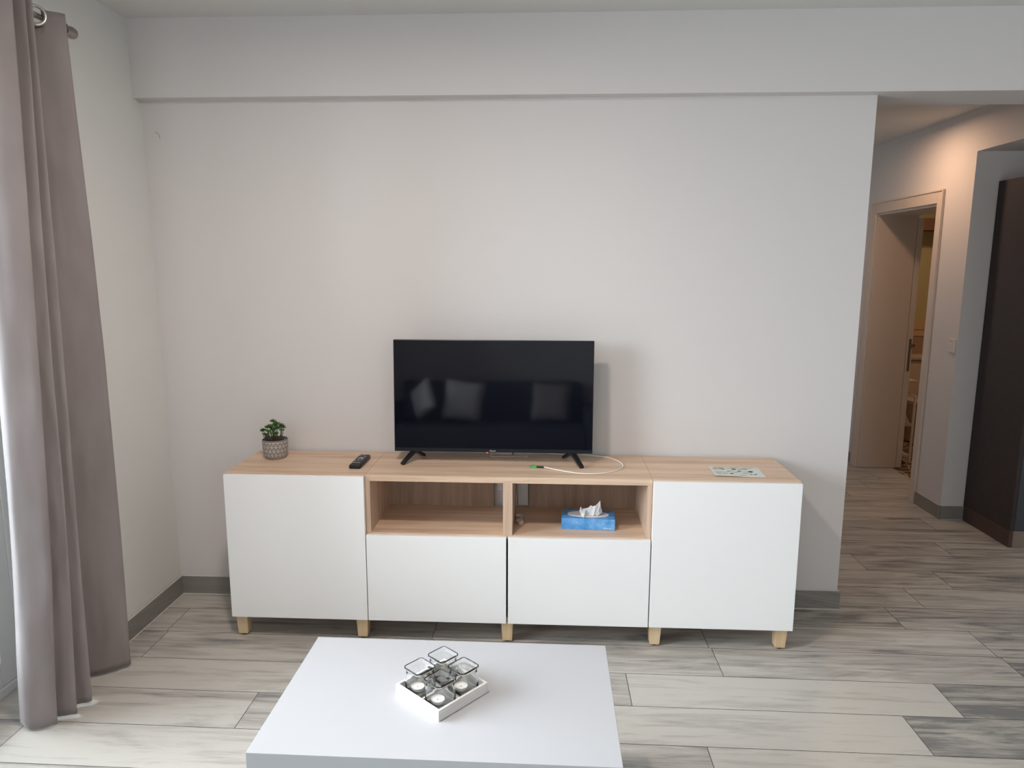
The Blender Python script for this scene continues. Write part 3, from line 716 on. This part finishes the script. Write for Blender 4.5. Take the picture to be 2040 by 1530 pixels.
# crumpled sheet: a folded grid
b_ = bmesh.new()
prof_t = [(-.040, .020, -.006), (-.037, .031, .0), (-.030, .022, .004), (-.018, .024, -.002), (-.004, .030, .002), (.008, .040, .004), (.018, .036, .0), (.028, .041, -.003), (.040, .050, .004), (.048, .058, .006), (.053, .030, .004), (.056, .010, .002)]
rows = []
for j, (t, dy, sc) in enumerate(((0, -.022, .62), (.33, -.014, .8), (.7, -.006, .95), (1, 0, 1), (.72, .009, .93), (.3, .016, .8), (0, .02, .65))):
    rows.append([b_.verts.new((x*sc+random.uniform(-.002, .002)+.004, y+dy+random.uniform(-.003, .003), hh+.002+z*t*(1+random.uniform(-.06, .06)))) for x, z, y in prof_t])
for j in range(len(rows)-1):
    for i in range(len(prof_t)-1): b_.faces.new((rows[j][i], rows[j][i+1], rows[j+1][i+1], rows[j+1][i]))
# front flap hanging over the rim
q = [b_.verts.new(p) for p in ((-.040, -.012, hh+.022), (-.012, -.014, hh+.024), (-.016, -.034, hh+.010), (-.019, -.052, hh+.0022), (-.030, -.036, hh+.006))]
b_.faces.new((q[0], q[1], q[2], q[4])); b_.faces.new((q[4], q[2], q[3]))
ts = obj('tissue', b_, 'tissue', tb); so_ = ts.modifiers.new('solid', 'SOLIDIFY'); so_.thickness = .0006
b_ = text_mesh('Kleenex', .0105, .25); shift(b_, Vector((.083, -hd-.0004, .0085))); obj('brand_lettering', b_, 'tissue', tb, label='small white maker lettering')

# ============================================================ TEALIGHTS
def tealight_bms(r=.0185, h=.0145):
    b1 = bmesh.new(); lathe(b1, [(r*.94, 0), (r, .0012), (r, h), (r*.96, h), (r*.96, h*.7)], seg=28)
    b2 = bmesh.new(); lathe(b2, [(r*.955, h*.68), (r*.9, h*.70), (r*.15, h*.66)], seg=28, capt=True)
    b3 = bmesh.new(); tube(b3, [(0, 0, h*.6), (0, 0, h*.95)], .0007, 6)
    return b1, b2, b3
def tealight(loc, label, grp, r=.0185, h=.0145, cup='alu'):
    t = thing('tealight', label, 'candle', loc, 0, grp)
    b1, b2, b3 = tealight_bms(r, h)
    obj('cup', b1, cup, t, smooth=True); wx = obj('wax', b2, 'wax', t, smooth=True); obj('wick', b3, 'foot', wx)
    return t
tealight((.0475, .163, .4892), 'foil-cup tealight standing at the front left of the right compartment', 'tealights in the right compartment')
tealight((.0445, .226, .4892), 'tealight in shadow just behind the foil-cup tealight in the right compartment', 'tealights in the right compartment')

# ============================================================ COFFEE TABLE
TT = .45
ct = thing('coffee_table', 'low white rectangular coffee table in the foreground', 'coffee table', (-.106, -1.043, 0), math.radians(-.35))
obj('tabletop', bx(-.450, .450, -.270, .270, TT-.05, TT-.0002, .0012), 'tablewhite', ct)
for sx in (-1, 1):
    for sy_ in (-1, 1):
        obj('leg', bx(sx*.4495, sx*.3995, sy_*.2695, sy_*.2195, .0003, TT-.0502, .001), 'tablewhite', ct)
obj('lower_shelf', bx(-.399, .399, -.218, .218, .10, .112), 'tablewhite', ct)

# ============================================================ TRAY + GLASSES
ang = math.radians(49.5); TXc, TYc = -.122, -1.047
M['wash'] = wood('whitewashed_wood', (.62, .58, .54), (.78, .76, .73), (.86, .85, .83), 'X', 1, .7)
M['wash2'] = wood('grey_washed_wood', (.40, .38, .36), (.52, .50, .48), (.62, .60, .58), 'X', 1, .7)
tray = thing('wooden_tray', 'square whitewashed wooden tray holding four glass candle holders on the coffee table', 'tray', (TXc, TYc, TT), ang)
S = .0885
obj('base', bx(-S+.007, S-.007, -S+.007, S-.007, .0003, .006), 'wash2', tray)
for a in ((-S, S, -S, -S+.007), (-S, S, S-.007, S), (-S, -S+.007, -S+.007, S-.007), (S-.007, S, -S+.007, S-.007)):
    obj('side', bx(a[0], a[1], a[2], a[3], .0003, .030, .0008), 'wash', tray)
b_ = bmesh.new(); box(b_, -S+.007, S-.007, -.0025, .0025, .006, .017); box(b_, -.0025, .0025, -S+.007, -.0027, .006, .017); box(b_, -.0025, .0025, .0027, S-.007, .006, .017)
obj('divider', b_, 'wash', tray)
def glass_bm():
    b_ = bmesh.new(); rings = []
    # (side, corner radius, z)
    out = [(.060, .010, 0), (.0632, .011, .0012), (.0645, .011, .006), (.0645, .012, .030), (.0640, .013, .050), (.0620, .014, .058), (.0600, .014, .0625), (.0618, .012, .0660), (.0652, .010, .069), (.0655, .010, .0745)]
    inn = [(.0635, .009, .0755), (.0615, .009, .0745), (.0610, .009, .0685), (.0580, .011, .0650), (.0560, .013, .0615), (.0580, .013, .055), (.0600, .012, .045), (.0602, .011, .030), (.0600, .010, .010), (.054, .008, .0060)]
    for s, r, z in out+inn: rings.append([(x, y, z) for x, y in rsq(s, r)])
    loft(b_, rings); return b_
ca, sa = math.cos(ang), math.sin(ang)
g0 = None
spots = [(-1, -1, 'clear square glass candle holder at the front corner of the white tray'), (1, -1, 'clear square glass candle holder at the right corner of the white tray'),
         (-1, 1, 'clear square glass candle holder at the left corner of the white tray'), (1, 1, 'clear square glass candle holder at the rear corner of the white tray')]
words = ['front', 'right', 'left', 'rear']
wb1, wb2, wb3 = None, None, None
for i, (ix, iy, lb) in enumerate(spots):
    lxp, lyp = ix*.0415, iy*.0415; wx_, wy_ = TXc+ca*lxp-sa*lyp, TYc+sa*lxp+ca*lyp
    if i == 0:
        g0 = obj('glass_candle_holder', glass_bm(), 'glass', smooth='all'); g = g0
    else:
        g = g0.copy(); C.objects.link(g)
    g.location = (wx_, wy_, TT+.0062); g.rotation_euler = (0, 0, ang)
    tag(g, lb, 'candle holder', 'glass candle holders in the tray')
    # candle inside the glass
    if i < 3:
        tealight((wx_-(.006), wy_-.004, TT+.0062+.0078), 'white tealight inside the %s glass candle holder' % words[i], 'tealights inside the glasses', .0175, .011, 'wax')

# ============================================================ CURTAIN, ROD
levels = [  # z, path
    (.012, [(-1.690, -.630), (-1.63, -.664), (-1.557, -.628), (-1.60, -.600), (-1.575, -.588), (-1.521, -.569), (-1.585, -.538), (-1.560, -.520), (-1.516, -.488), (-1.60, -.43), (-1.640, -.36), (-1.58, -.315), (-1.518, -.255), (-1.525, -.228)]),
    (.60, [(-1.665, -.600), (-1.61, -.640), (-1.515, -.618), (-1.585, -.585), (-1.56, -.556), (-1.515, -.531), (-1.59, -.515), (-1.56, -.495), (-1.515, -.475), (-1.59, -.43), (-1.64, -.355), (-1.575, -.300), (-1.515, -.241), (-1.525, -.215)]),
    (1.48, [(-1.66, -.575), (-1.60, -.605), (-1.515, -.566), (-1.585, -.56), (-1.57, -.53), (-1.515, -.508), (-1.59, -.49), (-1.57, -.472), (-1.515, -.451), (-1.59, -.42), (-1.63, -.36), (-1.575, -.300), (-1.515, -.245), (-1.525, -.22)]),
    (2.44, [(-1.62, -.62), (-1.56, -.62), (-1.475, -.577), (-1.57, -.565), (-1.58, -.545), (-1.475, -.521), (-1.57, -.515), (-1.58, -.505), (-1.475, -.492), (-1.56, -.47), (-1.60, -.435), (-1.545, -.395), (-1.478, -.350), (-1.485, -.330)])]
def interp(z):
    for i in range(len(levels)-1):
        z0, p0 = levels[i]; z1, p1 = levels[i+1]
        if z <= z1 or i == len(levels)-2:
            t = (z-z0)/(z1-z0); t = max(0, min(1, t))
            return [(a[0]+(b_[0]-a[0])*t, a[1]+(b_[1]-a[1])*t) for a, b_ in zip(p0, p1)]
from mathutils import noise as mnoise
b_ = bmesh.new(); rowsv = []
NZ = 90
for j in range(NZ+1):
    z = .012+(2.44-.012)*j/NZ
    # smooth the level interpolation a little
    acc = None
    for dz in (-.25, -.12, 0, .12, .25):
        p = interp(min(2.44, max(.012, z+dz))); acc = [(a[0]+b2[0], a[1]+b2[1]) for a, b2 in zip(acc, p)] if acc else p
    pth = [(a/5, c/5) for a, c in acc]
    cv = cr([(x, y, 0) for x, y in pth], 9)
    row = []
    for i, c in enumerate(cv):
        nz = mnoise.noise(Vector((c.x*14, c.y*14, z*2.2)))*.004+mnoise.noise(Vector((i*.35, 3, z*6)))*.0025
        hem = .0
        zz_ = z
        if j < 1: zz_ = z+.006*mnoise.noise(Vector((i*.12, 1, 0)))
        row.append(b_.verts.new((c.x+nz, c.y-nz, zz_)))
    rowsv.append(row)
for j in range(NZ):
    for i in range(len(rowsv[0])-1):
        b_.faces.new((rowsv[j][i], rowsv[j][i+1], rowsv[j+1][i+1], rowsv[j+1][i]))
RX, RZ = -1.535, 2.416
gy = -.401
# cut a round hole for the front-facing grommet: delete faces near the rod on the last panel
pn = Vector((-(-.350+.435), (-1.478+1.60), 0)).normalized()   # in-plane normal of the last panel
ctr = Vector((RX, gy, RZ))
dl = [f for f in b_.faces if (f.calc_center_median()-ctr).length < .027 and f.calc_center_median().y > -.42]
bmesh.ops.delete(b_, geom=dl, context='FACES')
cur = thing('curtain', 'long taupe curtain with steel eyelets hanging at the left by the balcony door', 'curtain', (-1.56, -.45, 0)); cur['_abs'] = 1
cl = obj('fabric', b_, 'curtain', cur, smooth='all'); sm = cl.modifiers.new('solid', 'SOLIDIFY'); sm.thickness = .002
def ring_at(center, normal, r_in, r_out):
    b2 = bmesh.new(); nn = Vector(normal).normalized(); a = Vector((0, 0, 1)); s = nn.cross(a).normalized()
    prof = []
    rm = (r_in+r_out)/2; rr = (r_out-r_in)/2
    n1, n2 = 40, 10; R = []
    for i in range(n1):
        t = 2*PI*i/n1; d = s*math.cos(t)+a*math.sin(t)
        R.append([b2.verts.new(Vector(center)+d*(rm+rr*math.cos(2*PI*k/n2))+nn*rr*.65*math.sin(2*PI*k/n2)) for k in range(n2)])
    for i in range(n1):
        for k in range(n2): b2.faces.new((R[i][k], R[(i+1) % n1][k], R[(i+1) % n1][(k+1) % n2], R[i][(k+1) % n2]))
    return b2
tang = Vector((-1.478+1.545, -.350+.395, 0)).normalized(); nrm_ = Vector((tang.y, -tang.x, 0))
obj('eyelet', ring_at(ctr+nrm_*.001, nrm_, .0235, .0345), 'chrome', cur, smooth='all', label='polished steel eyelet ring')
rod = thing('curtain_rod', 'dark nickel curtain rod with a rounded end knob', 'curtain rod', (RX, -1.85, RZ)); rod['_abs'] = 1
b_ = bmesh.new(); tube(b_, [(RX, -3.45, RZ), (RX, -.262, RZ)], .0095, 16); obj('pole', b_, 'darksteel', rod, smooth=True)
b_ = bmesh.new(); lathe(b_, [(.010, -.270), (.0125, -.268), (.0215, -.266), (.0215, -.262), (.0150, -.259), (.0150, -.247), (.0165, -.244), (.0175, -.240), (.0200, -.232), (.0205, -.222), (.0185, -.212), (.013, -.2055), (.006, -.203)], (RX, 0, RZ), 28, 'Y', capt=True)
obj('end_knob', b_, 'darksteel', rod, smooth=True)
for y in (-.30, -1.9, -3.4):
    b_ = bmesh.new(); tube(b_, [(-1.665, y, RZ), (RX-.002, y, RZ)], .006, 10)
    obj('bracket', b_, 'darksteel', rod, smooth=True)

# ============================================================ HALL SWITCH, DARK CABINET
sw = thing('light_switch', 'small light switch on the hall wall right of the bathroom door', 'switch', (XH, 1.745, 1.13)); sw['_abs'] = 1
obj('face_plate', bx(XH-.009, XH-.0005, 1.70+.012, 1.782, 1.085, 1.170, .0025), 'socket', sw)
b_ = bmesh.new(); box(b_, XH-.012, XH-.009, 1.735, 1.760, 1.115, 1.140, .001); obj('rocker', b_, 'socket', sw)
b_ = bmesh.new(); box(b_, XH-.013, XH-.009, 1.735, 1.752, 1.158, 1.166, .001); obj('indicator', b_, 'brass', sw, label='small brass-coloured spot')
fr = thing('tall_cabinet', 'tall dark brown cabinet standing in the kitchen recess at the right', 'cabinet', (3.15, 1.46, 0)); fr['_abs'] = 1
obj('side_panel', bx(2.862, 2.885, 1.235, 1.695, .10, 2.125, .001), 'fridge', fr)
obj('side_kickboard', bx(2.862, 2.884, 1.235, 1.695, .0005, .099, .001), 'kick', fr)
obj('body', bx(2.8855, 3.45, 1.255, 1.695, .10, 2.125, .001), 'fridge', fr)
obj('door', bx(2.887, 3.45, 1.235, 1.2545, .103, 2.12, .0015), 'fridgefront', fr, label='dark blue-grey front')
obj('plinth', bx(2.8845, 3.45, 1.24, 1.26, .0005, .098, .001), 'plinth', fr, label='pale grey plinth')

# ============================================================ BATHROOM THINGS
rk = thing('shelf_rack', 'narrow white metal shelf rack standing in the bathroom doorway gap', 'shelf rack', (3.12, 3.15, 0)); rk['_abs'] = 1
RX0, RX1, RY0, RY1 = 3.085, 3.215, 3.08, 3.24
for x in (RX0, RX1):
    for y in (RY0, RY1):
        b_ = bmesh.new(); box(b_, x-.008, x+.008, y-.008, y+.008, .0015, .575, .001); obj('post', b_, 'rack', rk)
for z in (.05, .315, .565):
    b_ = bmesh.new(); box(b_, RX0+.009, RX1-.009, RY0-.006, RY1+.006, z, z+.02, .002); obj('shelf', b_, 'rack', rk)
def roll(z, label, r=.045):
    b2 = bmesh.new(); lathe(b2, [(r*.6, 0), (r, .012), (r*1.02, .05), (r*.92, .085), (r*.4, .1)], (3.135, 3.16, z), 24, capt=True)
    tag(obj('toilet_roll', b2, 'rack', smooth=True), label, 'toilet roll', 'rolls on the bathroom rack')
roll(.586, 'lower white toilet roll on top of the bathroom rack'); 
b2 = bmesh.new(); box(b2, 3.10, 3.24, 3.10, 3.22, .688, .694, .001); tag(obj('small_tray', b2, 'rack'), 'thin white tray lying on the lower toilet roll in the bathroom', 'tray')
roll(.6945, 'upper white toilet roll on the thin tray in the bathroom', .038)
b_ = bmesh.new(); hexa(b_, [(3.098, 3.10, .336), (3.20, 3.10, .336), (3.20, 3.2, .336), (3.098, 3.2, .336), (3.098, 3.10, .45), (3.145, 3.10, .45), (3.145, 3.2, .45), (3.098, 3.2, .45)])
tag(obj('white_container', b_, 'rack'), 'white slanted container on the middle rack shelf', 'container')
tl = thing('toilet', 'toilet with tall cistern standing against the bathroom wall', 'toilet', (3.75, 4.1, 0)); tl['_abs'] = 1
obj('cistern', bx(3.50, 3.92, 4.08, 4.27, .38, .745, .03), 'ceramic', tl, smooth=True)
obj('cistern_lid', bx(3.485, 3.935, 4.06, 4.272, .746, .79, .015), 'ceramic', tl, smooth=True)
b_ = bmesh.new()
def ell(cx_, cy_, rx, ry, z, n=28): return [(cx_+rx*math.cos(2*PI*k/n), cy_+ry*math.sin(2*PI*k/n), z) for k in range(n)]
loft(b_, [ell(3.71, 3.92, .11, .17, .0015), ell(3.71, 3.92, .10, .16, .12), ell(3.71, 3.86, .17, .21, .32), ell(3.71, 3.84, .185, .235, .38)])
obj('bowl', b_, 'ceramic', tl, smooth=True)
b_ = bmesh.new(); loft(b_, [ell(3.71, 3.84, .19, .235, .381), ell(3.71, 3.84, .19, .235, .405), ell(3.71, 3.84, .16, .2, .412)]); obj('seat_lid', b_, 'ceramic', tl, smooth=True)

# ============================================================ SOFA SIDE (mirrored dimly in the screen)
sf = thing('sofa', 'dark sofa behind the viewpoint, mirrored in the television', 'sofa', (-.5, -3.75, 0)); sf['_abs'] = 1
obj('seat', bx(-1.35, .55, -4.0, -3.30, .08, .42, .04), 'sofa', sf, smooth=True)
obj('backrest', bx(-1.35, .55, -4.2, -4.0, .08, .82, .05), 'sofa', sf, smooth=True)
for x0, x1 in ((-1.52, -1.351), (.551, .72)): obj('armrest', bx(x0, x1, -4.2, -3.30, .08, .60, .04), 'sofa', sf, smooth=True)
for x in (-1.4, .6):
    for y in (-4.1, -3.4): obj('leg', bx(x-.025, x+.025, y-.025, y+.025, .0005, .08), 'foot', sf)
def cushion(x, y, z, rz, tilt_, label, roll=0, m='cushion'):
    b2 = bmesh.new(); n = 10; R = []
    for s in (-1, 1):
        g = []
        for i in range(n+1):
            r = []
            for j in range(n+1):
                u, v = -1+2*i/n, -1+2*j/n; th = .065*(1-u**4)**.5*(1-v**4)**.5
                k = 1-.06*(1-abs(u*v))
                r.append(b2.verts.new((u*.2*k, s*th, v*.2*k)))
            g.append(r)
        R.append(g)
    for g in R:
        for i in range(n):
            for j in range(n): b2.faces.new((g[i][j], g[i+1][j], g[i+1][j+1], g[i][j+1]))
    bmesh.ops.remove_doubles(b2, verts=b2.verts[:], dist=.0005)
    o = obj('cushion', b2, m, smooth='all'); o.location = (x, y, z); o.rotation_euler = (tilt_, roll, rz)
    if abs(roll) > .3: o.scale = (.84, .84, .84)
    tag(o, label, 'cushion', 'cushions on the sofa')
cushion(-1.06, -3.60, .665, .75, .1, 'pale cushion turned sideways at the left end of the sofa', -.55)
cushion(-.66, -3.66, .645, -.1, .05, 'pale cushion leaning square against the sofa back beside the turned one', .12)
M['cushion2'] = mat('taupe_cushion_fabric', (.45, .41, .38), .95, bump=.3, bscale=300)
cushion(.22, -3.78, .63, .1, .2, 'taupe cushion added at the right end of the sofa for a pale mirrored shape', .03, 'cushion2')  # added stand-in for a pale shape mirrored in the screen
pc = thing('framed_picture', 'small framed picture on the wall behind the sofa', 'picture', (1.1, YR, 1.3)); pc['_abs'] = 1
obj('frame', bx(.85, 1.3, YR+.0005, YR+.025, 1.0, 1.6, .004), 'black', pc); obj('print', bx(.88, 1.27, YR+.0255, YR+.027, 1.03, 1.57), 'canvas', pc)
